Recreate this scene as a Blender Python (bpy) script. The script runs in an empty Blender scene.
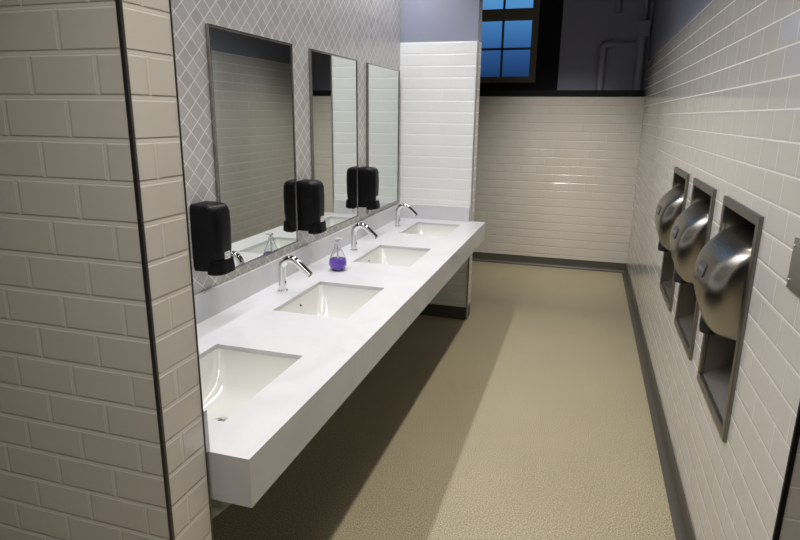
import bpy, bmesh, math
from mathutils import Vector, Matrix
PI = math.pi
scene = bpy.context.scene
COL = scene.collection

# ------------------------------------------------------------------ materials
def new_mat(name):
    m = bpy.data.materials.new(name); m.use_nodes = True
    nt = m.node_tree
    b = nt.nodes.get('Principled BSDF')
    return m, nt, b

def simple(name, col, rough=.5, metal=0., spec=.5, coat=0., noise=0., nscale=40., trans=0., ior=1.45):
    m, nt, b = new_mat(name)
    b.inputs['Base Color'].default_value = (*col, 1)
    b.inputs['Roughness'].default_value = rough
    b.inputs['Metallic'].default_value = metal
    b.inputs['Specular IOR Level'].default_value = spec
    b.inputs['Coat Weight'].default_value = coat
    b.inputs['Transmission Weight'].default_value = trans
    b.inputs['IOR'].default_value = ior
    if noise:
        n = nt.nodes.new('ShaderNodeTexNoise'); n.inputs['Scale'].default_value = nscale
        n.inputs['Detail'].default_value = 4
        g = nt.nodes.new('ShaderNodeNewGeometry')
        nt.links.new(g.outputs['Position'], n.inputs['Vector'])
        mx = nt.nodes.new('ShaderNodeMix'); mx.data_type = 'RGBA'
        mx.inputs['A'].default_value = (*[c*(1-noise) for c in col], 1)
        mx.inputs['B'].default_value = (*[min(1, c*(1+noise)) for c in col], 1)
        nt.links.new(n.outputs['Fac'], mx.inputs['Factor'])
        nt.links.new(mx.outputs['Result'], b.inputs['Base Color'])
    return m

def math_node(nt, op, a=None, b=None, c=None):
    n = nt.nodes.new('ShaderNodeMath'); n.operation = op
    for i, v in enumerate((a, b, c)):
        if v is None: continue
        if isinstance(v, (int, float)): n.inputs[i].default_value = v
        else: nt.links.new(v, n.inputs[i])
    return n.outputs[0]

def tile_mat(name, row, width, z0, u0, tile, grout, rough=.08, tilt=.008, mortar=.0028, vstr=.5, bump=.5, var=.012, wav_amt=.25):
    """running-bond glazed tile laid out in metres; u runs along the wall, v up it"""
    m, nt, b = new_mat(name)
    L = nt.links
    g = nt.nodes.new('ShaderNodeNewGeometry')
    sp = nt.nodes.new('ShaderNodeSeparateXYZ'); L.new(g.outputs['Position'], sp.inputs[0])
    sn = nt.nodes.new('ShaderNodeSeparateXYZ'); L.new(g.outputs['True Normal'], sn.inputs[0])
    isx = math_node(nt, 'GREATER_THAN', math_node(nt, 'ABSOLUTE', sn.outputs[0]), .5)
    mu = nt.nodes.new('ShaderNodeMix'); mu.data_type = 'FLOAT'
    L.new(isx, mu.inputs['Factor']); L.new(sp.outputs[0], mu.inputs['A']); L.new(sp.outputs[1], mu.inputs['B'])
    u = math_node(nt, 'DIVIDE', math_node(nt, 'ADD', mu.outputs['Result'], 50*width - u0), width)
    v = math_node(nt, 'DIVIDE', math_node(nt, 'ADD', sp.outputs[2], 50*row - z0), row)
    r = math_node(nt, 'FLOOR', v)
    us = math_node(nt, 'ADD', u, math_node(nt, 'MULTIPLY', math_node(nt, 'MODULO', r, 2), .5))
    ci = math_node(nt, 'FLOOR', us)
    def edge(x, size, soft):
        fr = math_node(nt, 'FRACT', x)
        d = math_node(nt, 'MULTIPLY', math_node(nt, 'MINIMUM', fr, math_node(nt, 'SUBTRACT', 1, fr)), size)
        mr = nt.nodes.new('ShaderNodeMapRange'); mr.interpolation_type = 'SMOOTHSTEP'; L.new(d, mr.inputs['Value'])
        mr.inputs['From Min'].default_value = mortar*.35*soft; mr.inputs['From Max'].default_value = mortar*.75*soft
        mr.inputs['To Min'].default_value = 1; mr.inputs['To Max'].default_value = 0
        return mr.outputs[0]
    fac = math_node(nt, 'MAXIMUM', edge(v, row, 1), math_node(nt, 'MULTIPLY', edge(us, width, 1), vstr))
    rel = math_node(nt, 'MAXIMUM', edge(v, row, 2.6), math_node(nt, 'MULTIPLY', edge(us, width, 2.6), vstr))
    cc = nt.nodes.new('ShaderNodeCombineXYZ'); L.new(r, cc.inputs[0]); L.new(ci, cc.inputs[1])
    wn = nt.nodes.new('ShaderNodeTexWhiteNoise'); wn.noise_dimensions = '2D'; L.new(cc.outputs[0], wn.inputs['Vector'])
    tcol = nt.nodes.new('ShaderNodeMix'); tcol.data_type = 'RGBA'
    tcol.inputs['A'].default_value = (*[c*(1-var) for c in tile], 1); tcol.inputs['B'].default_value = (*[c*(1+var) for c in tile], 1)
    L.new(wn.outputs['Value'], tcol.inputs['Factor'])
    mx = nt.nodes.new('ShaderNodeMix'); mx.data_type = 'RGBA'
    L.new(fac, mx.inputs['Factor']); L.new(tcol.outputs['Result'], mx.inputs['A']); mx.inputs['B'].default_value = (*grout, 1)
    L.new(mx.outputs['Result'], b.inputs['Base Color'])
    rr = nt.nodes.new('ShaderNodeMapRange'); L.new(fac, rr.inputs['Value'])
    rr.inputs['To Min'].default_value = rough; rr.inputs['To Max'].default_value = .6
    L.new(rr.outputs[0], b.inputs['Roughness'])
    # every tile is set a hair out of true
    sub = nt.nodes.new('ShaderNodeVectorMath'); sub.operation = 'SUBTRACT'
    L.new(wn.outputs['Color'], sub.inputs[0]); sub.inputs[1].default_value = (.5, .5, .5)
    sc = nt.nodes.new('ShaderNodeVectorMath'); sc.operation = 'SCALE'
    L.new(sub.outputs[0], sc.inputs[0]); sc.inputs['Scale'].default_value = tilt
    inv = math_node(nt, 'SUBTRACT', 1, rel)
    wav = nt.nodes.new('ShaderNodeTexNoise'); wav.inputs['Scale'].default_value = 22
    L.new(g.outputs['Position'], wav.inputs['Vector'])
    hgt = math_node(nt, 'ADD', inv, math_node(nt, 'MULTIPLY', wav.outputs['Fac'], wav_amt))
    bm_ = nt.nodes.new('ShaderNodeBump'); bm_.inputs['Strength'].default_value = bump
    bm_.inputs['Distance'].default_value = .0015
    L.new(hgt, bm_.inputs['Height'])
    ad = nt.nodes.new('ShaderNodeVectorMath'); ad.operation = 'ADD'
    L.new(bm_.outputs['Normal'], ad.inputs[0]); L.new(sc.outputs[0], ad.inputs[1])
    nm = nt.nodes.new('ShaderNodeVectorMath'); nm.operation = 'NORMALIZE'; L.new(ad.outputs[0], nm.inputs[0])
    L.new(nm.outputs[0], b.inputs['Normal'])
    return m

def diamond_mat(name, y0, z0, wy, wz, tile, grout, line):
    m, nt, b = new_mat(name); L = nt.links
    g = nt.nodes.new('ShaderNodeNewGeometry')
    sp = nt.nodes.new('ShaderNodeSeparateXYZ'); L.new(g.outputs['Position'], sp.inputs[0])
    a = math_node(nt, 'DIVIDE', math_node(nt, 'SUBTRACT', sp.outputs[1], y0), wy)
    c = math_node(nt, 'DIVIDE', math_node(nt, 'SUBTRACT', sp.outputs[2], z0), wz)
    s = math_node(nt, 'ADD', a, c); d = math_node(nt, 'SUBTRACT', a, c)
    def dist(x):
        fr = math_node(nt, 'FRACT', math_node(nt, 'ADD', x, 100))
        return math_node(nt, 'SUBTRACT', .5, math_node(nt, 'ABSOLUTE', math_node(nt, 'SUBTRACT', fr, .5)))
    mn = math_node(nt, 'MINIMUM', dist(s), dist(d))
    mr = nt.nodes.new('ShaderNodeMapRange'); mr.interpolation_type = 'SMOOTHSTEP'
    L.new(mn, mr.inputs['Value'])
    mr.inputs['From Min'].default_value = line*.7; mr.inputs['From Max'].default_value = line*1.3
    cell = nt.nodes.new('ShaderNodeCombineXYZ')
    L.new(math_node(nt, 'FLOOR', s), cell.inputs[0]); L.new(math_node(nt, 'FLOOR', d), cell.inputs[1])
    wn = nt.nodes.new('ShaderNodeTexWhiteNoise'); wn.noise_dimensions = '2D'; L.new(cell.outputs[0], wn.inputs['Vector'])
    tc = nt.nodes.new('ShaderNodeMix'); tc.data_type = 'RGBA'
    tc.inputs['A'].default_value = (*[x*.9 for x in tile], 1); tc.inputs['B'].default_value = (*[x*1.1 for x in tile], 1)
    L.new(wn.outputs['Value'], tc.inputs['Factor'])
    mx = nt.nodes.new('ShaderNodeMix'); mx.data_type = 'RGBA'
    mx.inputs['A'].default_value = (*grout, 1); L.new(tc.outputs['Result'], mx.inputs['B'])
    L.new(mr.outputs[0], mx.inputs['Factor']); L.new(mx.outputs['Result'], b.inputs['Base Color'])
    b.inputs['Roughness'].default_value = .3
    bp = nt.nodes.new('ShaderNodeBump'); bp.inputs['Strength'].default_value = .3; bp.inputs['Distance'].default_value = .001
    L.new(mr.outputs[0], bp.inputs['Height']); L.new(bp.outputs['Normal'], b.inputs['Normal'])
    return m

def floor_mat():
    m, nt, b = new_mat('speckled_epoxy'); L = nt.links
    g = nt.nodes.new('ShaderNodeNewGeometry')
    n1 = nt.nodes.new('ShaderNodeTexNoise'); n1.inputs['Scale'].default_value = 190; n1.inputs['Detail'].default_value = 3
    n2 = nt.nodes.new('ShaderNodeTexNoise'); n2.inputs['Scale'].default_value = 2.2; n2.inputs['Detail'].default_value = 5
    L.new(g.outputs['Position'], n1.inputs['Vector']); L.new(g.outputs['Position'], n2.inputs['Vector'])
    r = nt.nodes.new('ShaderNodeValToRGB'); e = r.color_ramp.elements
    e[0].position = .34; e[0].color = (.18, .155, .097, 1)
    e[1].position = .68; e[1].color = (.64, .57, .40, 1)
    x = e.new(.5); x.color = (.385, .335, .22, 1)
    L.new(n1.outputs['Fac'], r.inputs[0])
    mx = nt.nodes.new('ShaderNodeMix'); mx.data_type = 'RGBA'; mx.blend_type = 'MULTIPLY'; mx.inputs['Factor'].default_value = 1
    r2 = nt.nodes.new('ShaderNodeMapRange'); L.new(n2.outputs['Fac'], r2.inputs['Value'])
    r2.inputs['To Min'].default_value = .9; r2.inputs['To Max'].default_value = 1.08
    cx = nt.nodes.new('ShaderNodeCombineXYZ')
    for i in range(3): L.new(r2.outputs[0], cx.inputs[i])
    L.new(r.outputs[0], mx.inputs['A']); L.new(cx.outputs[0], mx.inputs['B'])
    L.new(mx.outputs['Result'], b.inputs['Base Color'])
    b.inputs['Roughness'].default_value = .42; b.inputs['Specular IOR Level'].default_value = .3
    bp = nt.nodes.new('ShaderNodeBump'); bp.inputs['Strength'].default_value = .05; bp.inputs['Distance'].default_value = .0006
    L.new(n1.outputs['Fac'], bp.inputs['Height']); L.new(bp.outputs['Normal'], b.inputs['Normal'])
    return m

def brushed(name, col, rough, stretch):
    m, nt, b = new_mat(name); L = nt.links
    tcn = nt.nodes.new('ShaderNodeTexCoord')
    mp = nt.nodes.new('ShaderNodeMapping'); mp.inputs['Scale'].default_value = stretch
    L.new(tcn.outputs['Object'], mp.inputs[0])
    n = nt.nodes.new('ShaderNodeTexNoise'); n.inputs['Scale'].default_value = 1; n.inputs['Detail'].default_value = 3
    L.new(mp.outputs[0], n.inputs['Vector'])
    mr = nt.nodes.new('ShaderNodeMapRange'); L.new(n.outputs['Fac'], mr.inputs['Value'])
    mr.inputs['To Min'].default_value = rough*.8; mr.inputs['To Max'].default_value = rough*1.25
    L.new(mr.outputs[0], b.inputs['Roughness'])
    b.inputs['Base Color'].default_value = (*col, 1); b.inputs['Metallic'].default_value = 1
    bp = nt.nodes.new('ShaderNodeBump'); bp.inputs['Strength'].default_value = .06; bp.inputs['Distance'].default_value = .0006
    L.new(n.outputs['Fac'], bp.inputs['Height']); L.new(bp.outputs['Normal'], b.inputs['Normal'])
    return m

def quartz_mat():
    m, nt, b = new_mat('white_quartz'); L = nt.links
    g = nt.nodes.new('ShaderNodeNewGeometry')
    n = nt.nodes.new('ShaderNodeTexNoise'); n.inputs['Scale'].default_value = 3; n.inputs['Detail'].default_value = 6
    n.inputs['Distortion'].default_value = 1.5
    L.new(g.outputs['Position'], n.inputs['Vector'])
    r = nt.nodes.new('ShaderNodeValToRGB'); e = r.color_ramp.elements
    e[0].position = .35; e[0].color = (.575, .57, .59, 1); e[1].position = .55; e[1].color = (.62, .615, .63, 1)
    L.new(n.outputs['Fac'], r.inputs[0]); L.new(r.outputs[0], b.inputs['Base Color'])
    b.inputs['Roughness'].default_value = .28
    return m

def pane_mat():
    m, nt, b = new_mat('window_glass'); L = nt.links
    nt.nodes.remove(b)
    out = nt.nodes.get('Material Output')
    t = nt.nodes.new('ShaderNodeBsdfTransparent'); t.inputs[0].default_value = (.92, .96, 1, 1)
    gl = nt.nodes.new('ShaderNodeBsdfGlossy'); gl.inputs['Roughness'].default_value = .02
    fr = nt.nodes.new('ShaderNodeFresnel'); fr.inputs['IOR'].default_value = 1.45
    mx = nt.nodes.new('ShaderNodeMixShader')
    L.new(fr.outputs[0], mx.inputs[0]); L.new(t.outputs[0], mx.inputs[1]); L.new(gl.outputs[0], mx.inputs[2])
    L.new(mx.outputs[0], out.inputs['Surface'])
    return m

TILE = (.63, .60, .545)
M = {}
M['tile_front'] = tile_mat('partition_tile', .0785, .154, 1.468, -1.0185, (.68, .645, .575), (.76, .73, .67), rough=.12, mortar=.0036, vstr=.6, bump=.8)
M['tile_right'] = tile_mat('dryer_wall_tile', .0845, .178, 1.7953, 2.0841, (.62, .60, .57), (.82, .80, .77), rough=.07, mortar=.0042, vstr=.4)
M['tile_back'] = tile_mat('back_wall_tile', .0875, .172, 1.7092, -.501, (.58, .55, .495), (.50, .475, .42), rough=.055, mortar=.004, vstr=.5, bump=1.0, wav_amt=.5)
M['tile_end'] = tile_mat('end_wall_tile', .0827, .165, 2.1188, -.815, (.80, .80, .78), (.9, .9, .88), rough=.1, mortar=.004, vstr=.3, bump=.6)
M['diamond'] = diamond_mat('diamond_mosaic', 1.880, 1.862, .085, .074, (.55, .53, .515), (.92, .91, .9), .034)
M['floor'] = floor_mat()
M['base'] = simple('cove_base_and_shade', (.075, .068, .055), .45, noise=.15, nscale=250)
M['paint'] = simple('lavender_paint', (.26, .27, .345), .55, noise=.04, nscale=6)
M['white_paint'] = simple('ceiling_paint', (.12, .12, .14), .7)
M['black'] = simple('black_trim', (.006, .006, .007), .6, spec=.2)
M['dark_steel'] = simple('dark_trim_steel', (.10, .09, .085), .35, metal=.8)
M['steel_trim'] = simple('satin_trim_steel', (.5, .49, .47), .3, metal=1)
M['bronze'] = simple('bronze_window_paint', (.16, .135, .10), .45)
M['muntin'] = simple('dark_muntin', (.07, .065, .06), .45)
M['pane'] = pane_mat()
M['quartz'] = quartz_mat()
M['ceramic'] = simple('white_ceramic', (.62, .62, .585), .07, coat=.4)
M['chrome'] = simple('chrome', (.78, .78, .79), .05, metal=1)
M['mirror'] = simple('silvered_glass', (.76, .80, .77), 0.0, metal=1)
M['mirror_frame'] = simple('mirror_frame_steel', (.36, .34, .32), .25, metal=1)
M['steel'] = brushed('brushed_steel', (.285, .27, .24), .25, (900, 6, 900))
M['frame_steel'] = brushed('frame_steel', (.27, .255, .235), .36, (6, 900, 9))
M['recess'] = brushed('recess_steel', (.26, .24, .215), .35, (9, 700, 9))
M['black_plastic'] = simple('black_plastic', (.004, .004, .005), .38, spec=.18)
M['lever_plastic'] = simple('black_lever_plastic', (.004, .004, .005), .45, spec=.15)
M['white_print'] = simple('white_print', (.95, .95, .95), .5)
M['badge'] = simple('badge_grey', (.045, .045, .055), .3)
M['badge_print'] = simple('badge_print', (.3, .3, .33), .4)
M['rubber'] = simple('dark_nozzle', (.03, .03, .03), .3)
M['clear'] = simple('clear_plastic', (.97, .97, .98), .03, trans=1, ior=1.3)
M['purple'] = simple('purple_soap', (.26, .13, .78), .1, trans=.5, ior=1.33)
M['pump'] = simple('pump_plastic', (.72, .70, .74), .25, trans=.3)
M['pipe'] = simple('painted_pipe', (.26, .27, .345), .45)

# ------------------------------------------------------------------ mesh helpers
def bx(bm, a, b):
    x0, y0, z0 = a; x1, y1, z1 = b
    v = [bm.verts.new(p) for p in ((x0,y0,z0),(x1,y0,z0),(x1,y1,z0),(x0,y1,z0),(x0,y0,z1),(x1,y0,z1),(x1,y1,z1),(x0,y1,z1))]
    for f in ((3,2,1,0),(4,5,6,7),(0,1,5,4),(1,2,6,5),(2,3,7,6),(3,0,4,7)):
        bm.faces.new([v[i] for i in f])

def loft(bm, rings, cap0=True, cap1=True, closed=True):
    rv = [[bm.verts.new(p) for p in r] for r in rings]
    n = len(rv[0])
    for a, b in zip(rv, rv[1:]):
        for i in range(n if closed else n-1):
            j = (i+1) % n
            bm.faces.new((a[i], a[j], b[j], b[i]))
    if cap0: bm.faces.new(rv[0][::-1])
    if cap1: bm.faces.new(rv[-1])
    return rv

def tube(bm, pts, rads, n=20, cap=True):
    pts = [Vector(p) for p in pts]
    if isinstance(rads, (int, float)): rads = [rads]*len(pts)
    rings = []
    t0 = (pts[1]-pts[0]).normalized()
    ref = Vector((0,1,0)) if abs(t0.y) < .9 else Vector((1,0,0))
    for i, p in enumerate(pts):
        t = (pts[min(i+1, len(pts)-1)] - pts[max(i-1, 0)]).normalized()
        s = t.cross(ref).normalized(); q = s.cross(t).normalized()
        rings.append([p + s*(rads[i]*math.cos(2*PI*k/n)) + q*(rads[i]*math.sin(2*PI*k/n)) for k in range(n)])
    loft(bm, rings, cap, cap)

def lathe(bm, prof, n=32, c=(0,0,0), cap0=True, cap1=True):
    rings = [[(c[0]+r*math.cos(2*PI*k/n), c[1]+r*math.sin(2*PI*k/n), c[2]+z) for k in range(n)] for r, z in prof]
    loft(bm, rings, cap0, cap1)

def prism(bm, poly, axis, a, b):
    """poly: 2D points; extruded along axis (0 x,1 y,2 z) from a to b"""
    def mk(p, w):
        q = list(p); q.insert(axis, w); return q
    loft(bm, [[mk(p, a) for p in poly], [mk(p, b) for p in poly]])

def holed(bm, axis, w0, w1, ur, vr, holes):
    """slab normal to axis between w0..w1 with rectangular holes (u0,u1,v0,v1)"""
    us = sorted({*ur, *[h[0] for h in holes], *[h[1] for h in holes]})
    vs = sorted({*vr, *[h[2] for h in holes], *[h[3] for h in holes]})
    def mk(u, v, w):
        q = [u, v]; q.insert(axis, w); return q
    V = {}
    def vert(i, j, k):
        if (i,j,k) not in V: V[(i,j,k)] = bm.verts.new(mk(us[i], vs[j], (w0, w1)[k]))
        return V[(i,j,k)]
    def solid(i, j):
        if i < 0 or j < 0 or i >= len(us)-1 or j >= len(vs)-1: return False
        uc = (us[i]+us[i+1])/2; vc = (vs[j]+vs[j+1])/2
        return not any(h[0] < uc < h[1] and h[2] < vc < h[3] for h in holes)
    for i in range(len(us)-1):
        for j in range(len(vs)-1):
            if not solid(i, j): continue
            for k in (0, 1):
                bm.faces.new([vert(i,j,k), vert(i+1,j,k), vert(i+1,j+1,k), vert(i,j+1,k)])
            for di, dj, e in ((-1,0,((0,0),(0,1))), (1,0,((1,0),(1,1))), (0,-1,((0,0),(1,0))), (0,1,((0,1),(1,1)))):
                if not solid(i+di, j+dj):
                    (a,b),(c,d) = e
                    bm.faces.new([vert(i+a,j+b,0), vert(i+c,j+d,0), vert(i+c,j+d,1), vert(i+a,j+b,1)])

def link(name, bm, mat, parent=None, smooth=False, bevel=0, loc=None, seg=2):
    bmesh.ops.recalc_face_normals(bm, faces=bm.faces)
    me = bpy.data.meshes.new(name); bm.to_mesh(me); bm.free()
    mats = mat if isinstance(mat, (list, tuple)) else [mat]
    for m in mats: me.materials.append(m)
    o = bpy.data.objects.new(name, me); COL.objects.link(o)
    if parent: o.parent = parent
    if loc: o.location = loc
    if smooth:
        me.shade_smooth()
        try: me.set_sharp_from_angle(angle=math.radians(38))
        except Exception: pass
    if bevel:
        md = o.modifiers.new('bevel', 'BEVEL'); md.width = bevel; md.segments = seg; md.limit_method = 'ANGLE'
        md.angle_limit = math.radians(40)
    return o

def box(name, a, b, mat, parent=None, bevel=0):
    bm = bmesh.new(); bx(bm, a, b); return link(name, bm, mat, parent, bevel=bevel)

def tag(o, label, cat, group=None):
    o['label'] = label; o['category'] = cat
    if group: o['group'] = group
    return o

def thing(name, label, cat, loc=(0,0,0), group=None):
    o = bpy.data.objects.new(name, None); COL.objects.link(o); o.empty_display_size = .05
    o.location = loc; return tag(o, label, cat, group)

def struct(o):
    o['kind'] = 'structure'; return o

def dup(root, loc, label):
    r = root.copy(); COL.objects.link(r); r.location = loc; r['label'] = label
    for ch in list(root.children):
        c = ch.copy(); COL.objects.link(c); c.parent = r
        for g in ch.children:
            d = g.copy(); COL.objects.link(d); d.parent = c
    return r

def rrect(hx, hy, r, z, n=6, cx=0, cy=0):
    pts = []
    for sx, sy, a0 in ((1,1,0), (-1,1,PI/2), (-1,-1,PI), (1,-1,1.5*PI)):
        for k in range(n+1):
            a = a0 + PI/2*k/n
            pts.append((cx+sx*(hx-r)+r*math.cos(a), cy+sy*(hy-r)+r*math.sin(a), z))
    return pts

# ------------------------------------------------------------------ camera
Rm = None
f = 595.0
def v3(x, y, z): return Vector((x, y, z))
vy = v3(190, -153, f).normalized()
vz = v3(-27, 2278, f)
dn = (vz - vy*vz.dot(vy)).normalized()
up = -dn
xx = vy.cross(up)
right = Vector((xx[0], vy[0], up[0])); down = Vector((xx[1], vy[1], up[1])); fwd = Vector((xx[2], vy[2], up[2]))
cam = bpy.data.objects.new('camera', bpy.data.cameras.new('camera')); COL.objects.link(cam)
mw = Matrix.Identity(4)
for i in range(3):
    mw[i][0] = right[i]; mw[i][1] = -down[i]; mw[i][2] = -fwd[i]
mw[2][3] = 1.6
cam.matrix_world = mw
cam.data.sensor_width = 36; cam.data.lens = f/800*36; cam.data.clip_start = .02
scene.camera = cam

# ------------------------------------------------------------------ room shell
CZ = 3.0
XM, XR, XP, XW = -1.40, .504, -.80, -.815
YP0, YP1, YW, YB, YU = .924, 1.063, 4.516, 6.571, 6.73
ZT = 2.12
struct(box('floor', (-3, -2.6, -.1), (3, 7.0, 0), M['floor']))
struct(box('ceiling', (-3, -2.6, CZ), (3, 7.0, CZ+.1), M['white_paint']))
# partition beside the camera
w = struct(box('wall_front', (-3, YP0, .105), (XP, YP1, 2.12), M['tile_front']))
box('painted_upper_wall', (-3, YP0+.008, 2.12), (XP-.008, YP1-.008, CZ), M['paint'], w)
box('cove_base_and_shade', (-3, YP0+.002, 0), (XP-.002, YP1-.002, .105), M['base'], w)
struct(box('trim_1', (XP-.006, YP0-.003, 0), (XP+.003, YP0+.006, 2.125), M['dark_steel'], bevel=.002))
struct(box('trim_2', (XP-.004, YP1-.003, 0), (XP+.002, YP1+.002, 2.125), M['dark_steel'], bevel=.0015))
# mosaic wall behind the mirrors
w = struct(box('wall_left', (XM-.15, YP1, .70), (XM, YW, CZ), M['diamond']))
box('cove_base_and_shade', (XM-.148, YP1, 0), (XM-.002, YW, .70), M['base'], w)  # dark up to the counter: its colour stands in for shade underneath
# end wall of the washbasin bay
w = struct(box('wall_end', (XM-.15, YW, .105), (XW, YW+.15, ZT), M['tile_end']))
box('painted_upper_wall', (XM-.15, YW+.006, ZT), (XW-.004, YW+.146, CZ), M['paint'], w)
box('cove_base_and_shade', (XM-.15, YW+.002, 0), (XW-.002, YW+.148, .105), M['base'], w)
struct(box('trim_3', (XW-.006, YW-.005, .0), (XW+.006, YW+.007, ZT+.004), M['steel_trim'], bevel=.002))
# right wall with three recess openings for the dryers
DY = (2.18, 2.87, 3.56)
holes = [(y-.225, y+.225, .625, 1.305) for y in DY]
bm = bmesh.new(); holed(bm, 0, XR, XR+.15, (1.414, 7.0), (.105, 2.137), holes)
w = struct(link('wall_right', bm, M['tile_right']))
box('painted_upper_wall', (XR+.008, 1.42, 2.137), (XR+.15, 7.0, CZ), M['paint'], w)
w = struct(box('wall_entry', (XR+.15, 1.414, .105), (3, 1.56, 2.137), M['tile_right']))
box('painted_upper_wall', (XR+.15, 1.42, 2.137), (3, 1.56, CZ), M['paint'], w)
struct(box('trim_4', (XR-.005, 1.408, 0), (XR+.006, 1.42, 2.14), M['black'], bevel=.002))
# back wall
w = struct(box('wall_back', (-3, YB, .10), (XR, YU+.17, 1.80), M['tile_back']))
bm = bmesh.new(); holed(bm, 1, YU, YU+.17, (-3, XR), (1.80, CZ), [(-1.98, -.355, 1.86, 2.95)])
link('painted_upper_wall', bm, M['paint'], w)
struct(box('trim_5', (-3, YB-.008, 1.80), (XR-.012, YU+.1, 1.862), M['black'], bevel=.003))
# closing walls out of view
struct(box('wall_side', (-3.1, -2.6, 0), (-3, 7.0, CZ), M['white_paint']))
struct(box('wall_opposite', (3, -2.6, 0), (3.1, 1.56, CZ), M['white_paint']))
struct(box('wall_rear', (-3, -2.7, 0), (3, -2.6, CZ), M['white_paint']))
# cove baseboards
def cove(h, t, r, n=6):
    p = [(0, 0), (0, h), (-t, h)]
    for k in range(n+1):
        a = PI/2*k/n
        p.append((-t-r+r*math.cos(a), r-r*math.sin(a)))
    return p
bm = bmesh.new(); prism(bm, [(XR+x, z) for x, z in cove(.105, .006, .035)], 1, 1.414, YB)
struct(link('baseboard_right', bm, M['base'], smooth=True))
bm = bmesh.new(); prism(bm, [(YB+x, z) for x, z in cove(.10, .006, .035)], 0, -3, XR-.006)
struct(link('baseboard_back', bm, M['base'], smooth=True))

# ------------------------------------------------------------------ window
WL, WR, WB = -1.63, -.59, 1.945
win = struct(box('window_1', (WR, YU+.015, 1.862), (-.355, YU+.12, 2.95), M['black']))
box('casing', (-1.98, YU+.015, 1.862), (WL, YU+.12, 2.95), M['black'], win)
box('sill', (WL, YU+.015, 1.862), (WR, YU+.12, WB), M['black'], win)
bm = bmesh.new(); holed(bm, 1, YU+.02, YU+.10, (WL, WR), (WB, 2.95), [(WL+.07, WR-.07, WB+.065, 2.578), (WL+.07, WR-.07, 2.688, 2.92)])
fr = link('window_frame', bm, M['bronze'], win, bevel=.004)
bm = bmesh.new()
for k in (1, 2):
    x = WR-.07-k*.30
    bx(bm, (x-.011, YU+.035, WB+.06), (x+.011, YU+.065, 2.582)); bx(bm, (x-.011, YU+.035, 2.684), (x+.011, YU+.065, 2.93))
bx(bm, (WL+.05, YU+.036, 2.293-.011), (WR-.05, YU+.064, 2.293+.011))
link('muntins', bm, M['muntin'], win)
bm = bmesh.new()
bx(bm, (WL+.05, YU+.048, WB+.06), (WR-.05, YU+.052, 2.582)); bx(bm, (WL+.05, YU+.048, 2.684), (WR-.05, YU+.052, 2.93))
link('pane', bm, M['pane'], win)

# ------------------------------------------------------------------ pipes on the upper back wall
py = YU-.045
t = thing('pipe', 'painted pipe with elbow rising from the black ledge, left of the corner', 'pipe', (.065, py, 1.862))
bm = bmesh.new()
pts = [(0,0,0), (0,0,.40)] + [(.05-.05*math.cos(a), 0, .40+.05*math.sin(a)) for a in [PI/2*k/6 for k in range(1,7)]] + [(.09,0,.45)]
tube(bm, pts, .034, 18); link('riser', bm, M['pipe'], t, smooth=True)
bm = bmesh.new(); tube(bm, [(.09,0,.45), (.305,0,.45)], .016, 12); link('branch', bm, M['pipe'], t, smooth=True)
bm = bmesh.new(); tube(bm, [(.085,0,.45), (.10,0,.45)], .04, 18); link('collar', bm, M['pipe'], t, smooth=True)
t = thing('pipe', 'thick painted riser pipe standing in the dark back right corner', 'pipe', (.425, py, 1.862))
bm = bmesh.new(); tube(bm, [(0,0,0), (0,0,.51)], .042, 18); link('riser', bm, M['pipe'], t, smooth=True)
bm = bmesh.new(); tube(bm, [(0,0,.46), (0,0,.51)], .05, 18); link('collar', bm, M['pipe'], t, smooth=True)
bm = bmesh.new(); tube(bm, [(0.01,0,.652), (0.01,0,1.12)], .02, 14); link('conduit', bm, M['pipe'], t, smooth=True)
t = thing('junction_box', 'small painted junction box on top of the corner riser pipe', 'junction box', (.43, py, 2.373))
bm = bmesh.new(); bx(bm, (-.05,-.035,0), (.05,.04,.14)); link('box_body', bm, M['pipe'], t, bevel=.006)
bm = bmesh.new(); bx(bm, (-.055,-.042,-.0), (.055,-.036,.145)); link('cover_plate', bm, M['pipe'], t, bevel=.002)
t = thing('pipe', 'short painted pipe end hanging down high on the dark back wall', 'pipe', (.18, py, 2.60))
bm = bmesh.new(); tube(bm, [(0,0,.0), (0,0,.399)], .026, 16); link('stub', bm, M['pipe'], t, smooth=True)
bm = bmesh.new(); tube(bm, [(0,0,.0), (0,0,.03)], .032, 16); link('collar', bm, M['pipe'], t, smooth=True)

# ------------------------------------------------------------------ counter
ZC, ZA, XF = .808, .676, -.700
YN = 1.088
TK = .015
SX, SHX, SHY = -1.025, .167, .235
SY = (1.46, 2.325, 3.225, 4.105)
ctr = thing('washbasin_counter', 'long white quartz counter with four sink cut-outs along the mosaic wall', 'counter', (0, 0, 0))
bm = bmesh.new()
holed(bm, 2, ZC-TK, ZC, (XM+.002, XF), (YN, YW), [(SX-SHX, SX+SHX, y-SHY, y+SHY) for y in SY])
o = link('countertop', bm, M['quartz'], ctr)
bm = bmesh.new(); bx(bm, (XF-.03, YN, ZA), (XF, YW, ZC-TK)); 
link('front_apron', bm, M['quartz'], ctr)
bm = bmesh.new(); bx(bm, (XP-.02, YN, ZA), (XF-.03, YN+.03, ZC-TK))
link('end_apron', bm, M['quartz'], ctr)
bm = bmesh.new(); bx(bm, (XM+.002, YN, ZC), (XM+.02, YW, .918)); link('backsplash', bm, M['quartz'], ctr, bevel=.0015)
bm = bmesh.new(); bx(bm, (XM+.02, YW-.02, ZC), (XW-.01, YW, .918)); link('end_splash', bm, M['quartz'], ctr, bevel=.0015)
bm = bmesh.new(); bx(bm, (XM+.02, YP1+.005, ZC), (XP-.010, YN+.006, .918)); link('side_splash', bm, M['quartz'], ctr, bevel=.0015)
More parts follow.
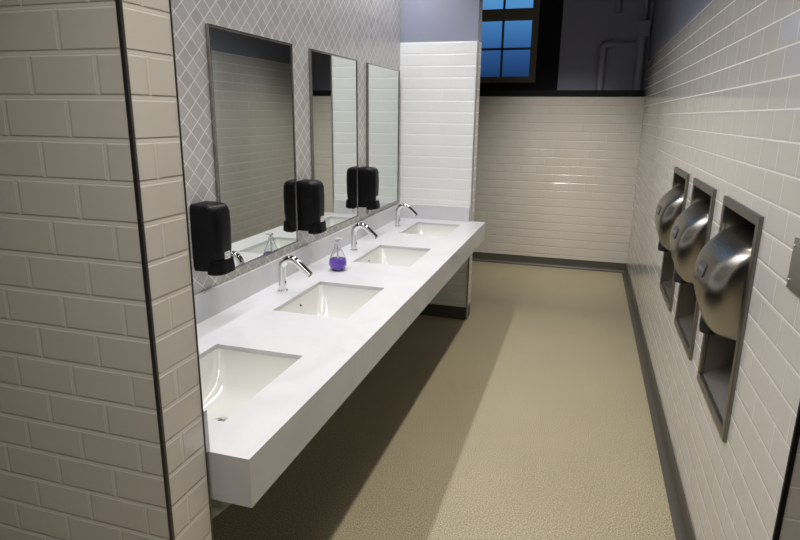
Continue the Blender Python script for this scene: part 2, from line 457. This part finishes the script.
bm = bmesh.new(); prism(bm, [(-.75, ZC-TK), (-.75, ZA), (-1.33, .11), (-1.396, .11), (-1.396, ZC-TK)], 1, YN+.031, YN+.05)
link('support_bracket', bm, M['ceramic'], ctr)

# sinks
def make_sink():
    t = thing('undermount_sink', 'x', 'sink', (SX, SY[0], ZC-TK), 'undermount sinks in the counter')
    bm = bmesh.new()
    R = [rrect(SHX+.03, SHY+.03, .04, -.001), rrect(SHX-.001, SHY-.001, .022, -.001), rrect(SHX-.004, SHY-.005, .024, -.012),
         rrect(SHX-.016, SHY-.03, .035, -.055, cx=-.002), rrect(SHX-.032, SHY-.065, .05, -.10, cx=-.004),
         rrect(SHX-.05, SHY-.095, .06, -.125, cx=-.006), rrect(SHX-.085, SHY-.14, .05, -.135, cx=-.008), rrect(.022, .022, .0218, -.139, cx=-.01)]
    O = [rrect(.03, .03, .0298, -.155, cx=-.01), rrect(SHX-.04, SHY-.085, .06, -.143, cx=-.006), rrect(SHX-.005, SHY-.02, .05, -.06), rrect(SHX+.012, SHY+.012, .04, -.016), rrect(SHX+.03, SHY+.03, .04, -.014)]
    loft(bm, R + O + [R[0]], False, False)
    bmesh.ops.remove_doubles(bm, verts=bm.verts, dist=1e-5)
    link('basin', bm, M['ceramic'], t, smooth=True)
    bm = bmesh.new(); lathe(bm, [(.008,-.1365), (.02,-.1355), (.027,-.1375), (.024,-.17)], 24, (-.01,0,0)); link('drain', bm, M['chrome'], t, smooth=True)
    bm = bmesh.new(); tube(bm, [(-SHX+.011, 0, -.034), (-SHX+.0155, 0, -.034)], .0045, 16); link('overflow', bm, M['rubber'], t, smooth=True)
    return t
s0 = make_sink()
SL = ['white rectangular sink nearest the camera, cut off by the tiled partition',
      'white rectangular sink second from the camera, in front of the purple soap bottle',
      'white rectangular sink third from the camera, just beyond the purple soap bottle',
      'white rectangular sink farthest away, beside the white end wall']
s0['label'] = SL[0]
for y, l in zip(SY[1:], SL[1:]): dup(s0, (SX, y, ZC-TK), l)

# faucets
def make_faucet(loc):
    t = thing('faucet', 'x', 'faucet', loc, 'sensor faucets along the counter')
    bm = bmesh.new()
    R0 = .017
    pts = [(0,0,.004), (0,0,.06), (0,0,.108)]
    cx_, cz_, r = .048, .108, .048
    for k in range(1, 11):
        a = PI - math.radians(138)*k/10
        pts.append((cx_+r*math.cos(a), 0, cz_+r*math.sin(a)))
    d = (Vector(pts[-1]) - Vector(pts[-2])).normalized(); e = Vector(pts[-1])
    pts += [tuple(e+d*.03), tuple(e+d*.076)]
    tube(bm, pts, [R0]*3+[R0*.97]*10+[R0*.95, R0*.9], 24); link('spout', bm, M['chrome'], t, smooth=True, bevel=.001)
    p = e+d*.076
    bm = bmesh.new(); tube(bm, [p-d*.004, p+d*.004], .0115, 20); link('aerator', bm, M['dark_steel'], t, smooth=True)
    bm = bmesh.new(); lathe(bm, [(.024,0), (.024,.006), (.020,.009)], 28); link('base_ring', bm, M['chrome'], t, smooth=True)
    bm = bmesh.new(); tube(bm, [(R0-.002,0,.045), (R0+.001,0,.045)], .006, 16); link('sensor', bm, M['rubber'], t, smooth=True)
    return t
FY = (1.47, 2.352, 3.258, 4.122)
f0 = make_faucet((-1.283, FY[1], ZC))
f0['label'] = 'chrome arched faucet nearest the camera in view, left of the purple soap bottle'
dup(f0, (-1.288, FY[2], ZC), 'chrome arched faucet right behind the purple soap bottle')
dup(f0, (-1.283, FY[3], ZC), 'chrome arched faucet farthest away, beside the white end wall')
dup(f0, (-1.283, FY[0], ZC), 'chrome arched faucet hidden by the partition, seen only in the near mirror')

# soap bottle
t = thing('soap_bottle', 'clear teardrop hand soap bottle half full of purple liquid on the counter', 'soap bottle', (-1.195, 2.793, ZC+.0005))
prof = [(.012,.0), (.032,.002), (.042,.012), (.0475,.03), (.0468,.046), (.041,.068), (.0315,.09), (.022,.110), (.0155,.124), (.014,.132)]
bm = bmesh.new(); lathe(bm, prof + [(.0115,.132), (.0125,.122)] + [(max(r-.002, .004), max(z, .003)) for r, z in prof[::-1][2:]], 36)
link('bottle', bm, M['clear'], t, smooth=True)
bm = bmesh.new(); lathe(bm, [(.011,.0035), (.0295,.0045), (.0395,.0135), (.045,.030), (.0443,.046), (.0405,.062)], 36); link('liquid', bm, M['purple'], t, smooth=True)
bm = bmesh.new(); tube(bm, [(0,0,.0625), (0,0,.128)], .003, 12); link('dip_tube', bm, M['pump'], t, smooth=True)
bm = bmesh.new(); lathe(bm, [(.0155,.1325), (.0155,.148), (.011,.150), (.007,.152), (.007,.158)], 28); link('pump_collar', bm, M['pump'], t, smooth=True)
bm = bmesh.new(); lathe(bm, [(.008,.1585), (.014,.162), (.014,.170), (.01,.172)], 28); tube(bm, [(.005,0,.166), (.03,0,.164)], .005, 12); link('pump_head', bm, M['pump'], t, smooth=True)

# ------------------------------------------------------------------ mirrors
def mirror(y0, y1, z0, z1, label):
    t = thing('wall_mirror', label, 'mirror', (XM, (y0+y1)/2, z0), 'framed mirrors above the sinks')
    hy = (y1-y0)/2; h = z1-z0
    bm = bmesh.new(); holed(bm, 0, .0005, .016, (-hy, hy), (0, h), [(-hy+.009, hy-.009, .009, h-.009)])
    link('frame', bm, M['mirror_frame'], t, bevel=.0015)
    bm = bmesh.new(); bx(bm, (.001, -hy+.0092, .0092), (.0115, hy-.0092, h-.0092)); link('mirror_glass', bm, M['mirror'], t)
mirror(2.052, 2.728, .955, 1.921, 'large framed mirror nearest the camera, above the second sink')
mirror(2.930, 3.588, .955, 1.921, 'framed mirror in the middle of the three, reflecting the black ledge')
mirror(3.778, 4.462, .940, 1.921, 'framed mirror farthest away, meeting the white end wall')

# ------------------------------------------------------------------ soap dispensers
def make_disp(loc):
    t = thing('soap_dispenser', 'x', 'soap dispenser', loc, 'black soap dispensers between the mirrors')
    def sec(hw, d, z, n=10, x0=.0):
        # flat back at wall, softly bowed front
        p = [(x0, -hw, z)]
        r = min(hw*.62, d*.5)
        for k in range(n+1):
            a = -PI/2 + PI/2*k/n
            p.append((d-r + r*math.cos(a) , -hw+r + r*math.sin(a), z))
        for k in range(n+1):
            a = PI/2*k/n
            p.append((d-r + r*math.cos(a), hw-r + r*math.sin(a), z))
        p.append((x0, hw, z))
        return p
    bm = bmesh.new()
    loft(bm, [sec(.057,.098,.022), sec(.059,.104,.03), sec(.060,.112,.10), sec(.060,.114,.18), sec(.059,.112,.235), sec(.0575,.107,.25), sec(.054,.098,.260), sec(.047,.082,.266)])
    b = link('cover', bm, M['black_plastic'], t, smooth=True)
    bm = bmesh.new(); loft(bm, [sec(.054,.075,.010), sec(.057,.085,.0215)]); link('base_housing', bm, M['lever_plastic'], t, smooth=True)
    bm = bmesh.new(); loft(bm, [sec(.052,.112,-.004,x0=.06), sec(.0585,.122,.002,x0=.058), sec(.061,.121,.02,x0=.062), sec(.0605,.1165,.052,x0=.085)])
    link('push_lever', bm, M['lever_plastic'], t, smooth=True)
    bm = bmesh.new(); lathe(bm, [(.005,-.012), (.007,.0), (.008,.0105)], 16, (.045, 0, 0)); link('nozzle', bm, M['pump'], t, smooth=True)
    # white emblem: a rounded square with two dark strokes left open
    bm = bmesh.new()
    ex = .1125
    for (y0, y1, z0, z1) in ((-.015,.015,.079,.0825), (-.015,.015,.055,.0585), (-.015,-.0115,.0585,.079), (.0115,.015,.0585,.079), (-.008,.008,.0705,.0745), (-.0025,.0025,.062,.0705)):
        bx(bm, (ex-.004, y0+.002, z0), (ex+.0015, y1+.002, z1))
    e = link('emblem', bm, M['white_print'], t); e['label'] = 'small white square emblem'
    return t
d0 = make_disp((XM, 1.936, 1.001))
d0['label'] = 'black wall soap dispenser nearest the camera, beside the tiled partition'
dup(d0, (XM, 2.812, 1.001), 'black wall soap dispenser between the near mirror and the middle mirror')
dup(d0, (XM, 3.678, 1.001), 'black wall soap dispenser between the middle mirror and the far mirror')

# ------------------------------------------------------------------ hand dryers
DZ0, DZ1 = .600, 1.328
def make_dryer(loc):
    t = thing('hand_dryer', 'x', 'hand dryer', loc, 'recessed steel hand dryers')
    # local: x into the room is negative, z measured from the floor
    bm = bmesh.new(); holed(bm, 0, -.012, .002, (-.25, .25), (DZ0, DZ1), [(-.218, .218, DZ0+.032, DZ1-.032)])
    link('recess_frame', bm, M['frame_steel'], t, bevel=.003)
    bm = bmesh.new()
    z0, z1, w, dp = .63, 1.30, .2225, .115
    for a, b in (((.0025,-w,z0), (dp,-w+.004,z1)), ((.0025,w-.004,z0), (dp,w,z1)), ((.0025,-w+.004,z1-.004), (dp,w-.004,z1)), ((dp,-w,z0), (dp+.004,w,z1))):
        bx(bm, a, b)
    link('recess_liner', bm, M['recess'], t)
    bm = bmesh.new(); prism(bm, [(.0, .633), (.1145, .633), (.1145, .70), (.0, .64)], 1, -w+.0045, w-.0045)
    link('sloped_sill', bm, M['recess'], t)
    # domed steel cover
    prof = [(1.236,-.06,.190), (1.233,-.03,.200), (1.228,-.006,.206), (1.221,.010,.209), (1.211,.024,.211), (1.196,.041,.212), (1.172,.064,.213), (1.145,.082,.213),
            (1.115,.093,.212), (1.085,.100,.211), (1.055,.102,.209), (1.025,.099,.205), (.995,.093,.199), (.97,.085,.191), (.945,.075,.180),
            (.925,.069,.166), (.909,.057,.148), (.897,.044,.122), (.890,.030,.09)]
    rings = []
    back = .11
    pw = lambda z: 2.7 + 3.0*max(0, min(1, (z-.93)/.20))
    for z, d, wd in prof:
        D = d + back; n = pw(z); r = []
        for k in range(33):
            a = PI*k/32
            c, s = math.cos(a), math.sin(a)
            r.append((back - D*abs(s)**(2/n), wd*math.copysign(abs(c)**(2/n), c), z))
        rings.append(r)
    bm = bmesh.new(); loft(bm, rings)
    link('cover', bm, M['steel'], t, smooth=True)
    bm = bmesh.new(); tube(bm, [(-.036,.03,.92), (-.042,.03,.895), (-.043,.03,.872)], [.036,.032,.028], 24)
    nz = link('nozzle', bm, M['rubber'], t, smooth=True); nz['label'] = 'dark air nozzle'
    # dark badge following the front of the cover
    bm = bmesh.new()
    def surf(z, y):
        for (za, da, wa), (zb, db, wb) in zip(prof, prof[1:]):
            if zb <= z <= za:
                k = (za-z)/(za-zb); d = da+(db-da)*k; wd = wa+(wb-wa)*k
                return back - (d+back)*(1-abs(y/wd)**pw(z))**(1/pw(z))
    bc, bh, bw = 1.105, .024, .05
    ny, nz_ = 14, 6
    def ring(off):
        pts = []
        for q in rrect(bw, bh, .018, 0, 6):
            pts.append((surf(bc+q[1], q[0]) - off, q[0], bc+q[1]))
        return pts
    loft(bm, [ring(-.004), ring(.003)])
    bd = link('badge', bm, M['badge'], t); bd['label'] = 'dark oval badge'
    cu = bpy.data.curves.new('badge_lettering', 'FONT'); cu.body = 'XLERATOR'; cu.size = .0165; cu.align_x = 'CENTER'; cu.align_y = 'CENTER'; cu.extrude = .0004
    tmp = bpy.data.objects.new('tmp_text', cu)
    me = bpy.data.meshes.new_from_object(tmp); bpy.data.objects.remove(tmp)
    me.name = 'badge_lettering'; me.materials.append(M['badge_print'])
    for v in me.vertices:     # bend the lettering on to the badge
        y, z = -v.co.x, bc + v.co.y
        v.co = Vector((surf(z, y) - .0034 - v.co.z, y, z))
    lo = bpy.data.objects.new('badge_lettering', me); COL.objects.link(lo); lo.parent = bd
    return t
h0 = make_dryer((XR, DY[0], 0))
h0['label'] = 'brushed steel hand dryer nearest the camera, beside the small steel plate'
dup(h0, (XR, DY[1], 0), 'brushed steel hand dryer in the middle of the row of three')
dup(h0, (XR, DY[2], 0), 'brushed steel hand dryer farthest from the camera, nearest the back wall')

# steel plate
t = thing('wall_plate', 'stainless steel blank plate on the right tiled wall, cut by the edge', 'wall plate', (XR, 1.575, 1.262))
bm = bmesh.new(); bx(bm, (-.006,-.0575,-.063), (-.0005,.0575,.063)); link('plate', bm, M['steel_trim'], t, bevel=.002)
for z in (-.042, .042):
    for y in (-.046, .046):
        bm = bmesh.new(); tube(bm, [(-.0062,y,z), (-.009,y,z)], [.005,.0035], 14); link('screw', bm, M['steel_trim'], t, smooth=True)

# ------------------------------------------------------------------ light
def area(name, loc, sx, sy, power, col, spread, rot=(0,0,0)):
    l = bpy.data.lights.new(name, 'AREA'); l.shape = 'RECTANGLE'; l.size = sx; l.size_y = sy
    l.energy = power; l.color = col; l.spread = math.radians(spread)
    o = bpy.data.objects.new(name, l); COL.objects.link(o); o.location = loc; o.rotation_euler = rot
    return o
area('corridor_lamp', (-.33, 2.45, 2.75), .06, 5.5, 31, (1, .94, .86), 118)
area('mirror_lamp', (-1.30, 2.75, 2.85), .05, 3.3, 36, (.95, .96, 1), 150)
area('entry_lamp', (-.25, .0, 2.6), .5, .3, 8.5, (1, .96, .89), 130)
area('added_back_wall_fill', (-.22, 4.75, 2.93), .45, .2, 6.6, (1, .95, .88), 60, (math.radians(36), 0, 0))  # added fill light to brighten the lower back wall, not a real fixture

wd = bpy.data.worlds.new('dusk'); scene.world = wd; wd.use_nodes = True
nt = wd.node_tree
bg = nt.nodes['Background']
tc = nt.nodes.new('ShaderNodeTexCoord'); sp = nt.nodes.new('ShaderNodeSeparateXYZ')
nt.links.new(tc.outputs['Generated'], sp.inputs[0])
rp = nt.nodes.new('ShaderNodeValToRGB'); e = rp.color_ramp.elements
e[0].position = .0; e[0].color = (.01, .03, .085, 1)
e[1].position = .19; e[1].color = (.14, .40, .72, 1)
for ps, cl in ((.06, (.013, .045, .135)), (.095, (.03, .10, .27)), (.135, (.065, .215, .47))):
    x = e.new(ps); x.color = (*cl, 1)
nt.links.new(sp.outputs[2], rp.inputs[0]); nt.links.new(rp.outputs[0], bg.inputs['Color'])
bg.inputs['Strength'].default_value = 1.0

vs = scene.view_settings
vs.view_transform = 'Standard'; vs.look = 'None'; vs.gamma = 1; vs.use_curve_mapping = False; vs.exposure = 0
scene.cycles.use_denoising = True
scene.cycles.max_bounces = 10
scene.cycles.diffuse_bounces = 3
scene.cycles.sample_clamp_indirect = 6
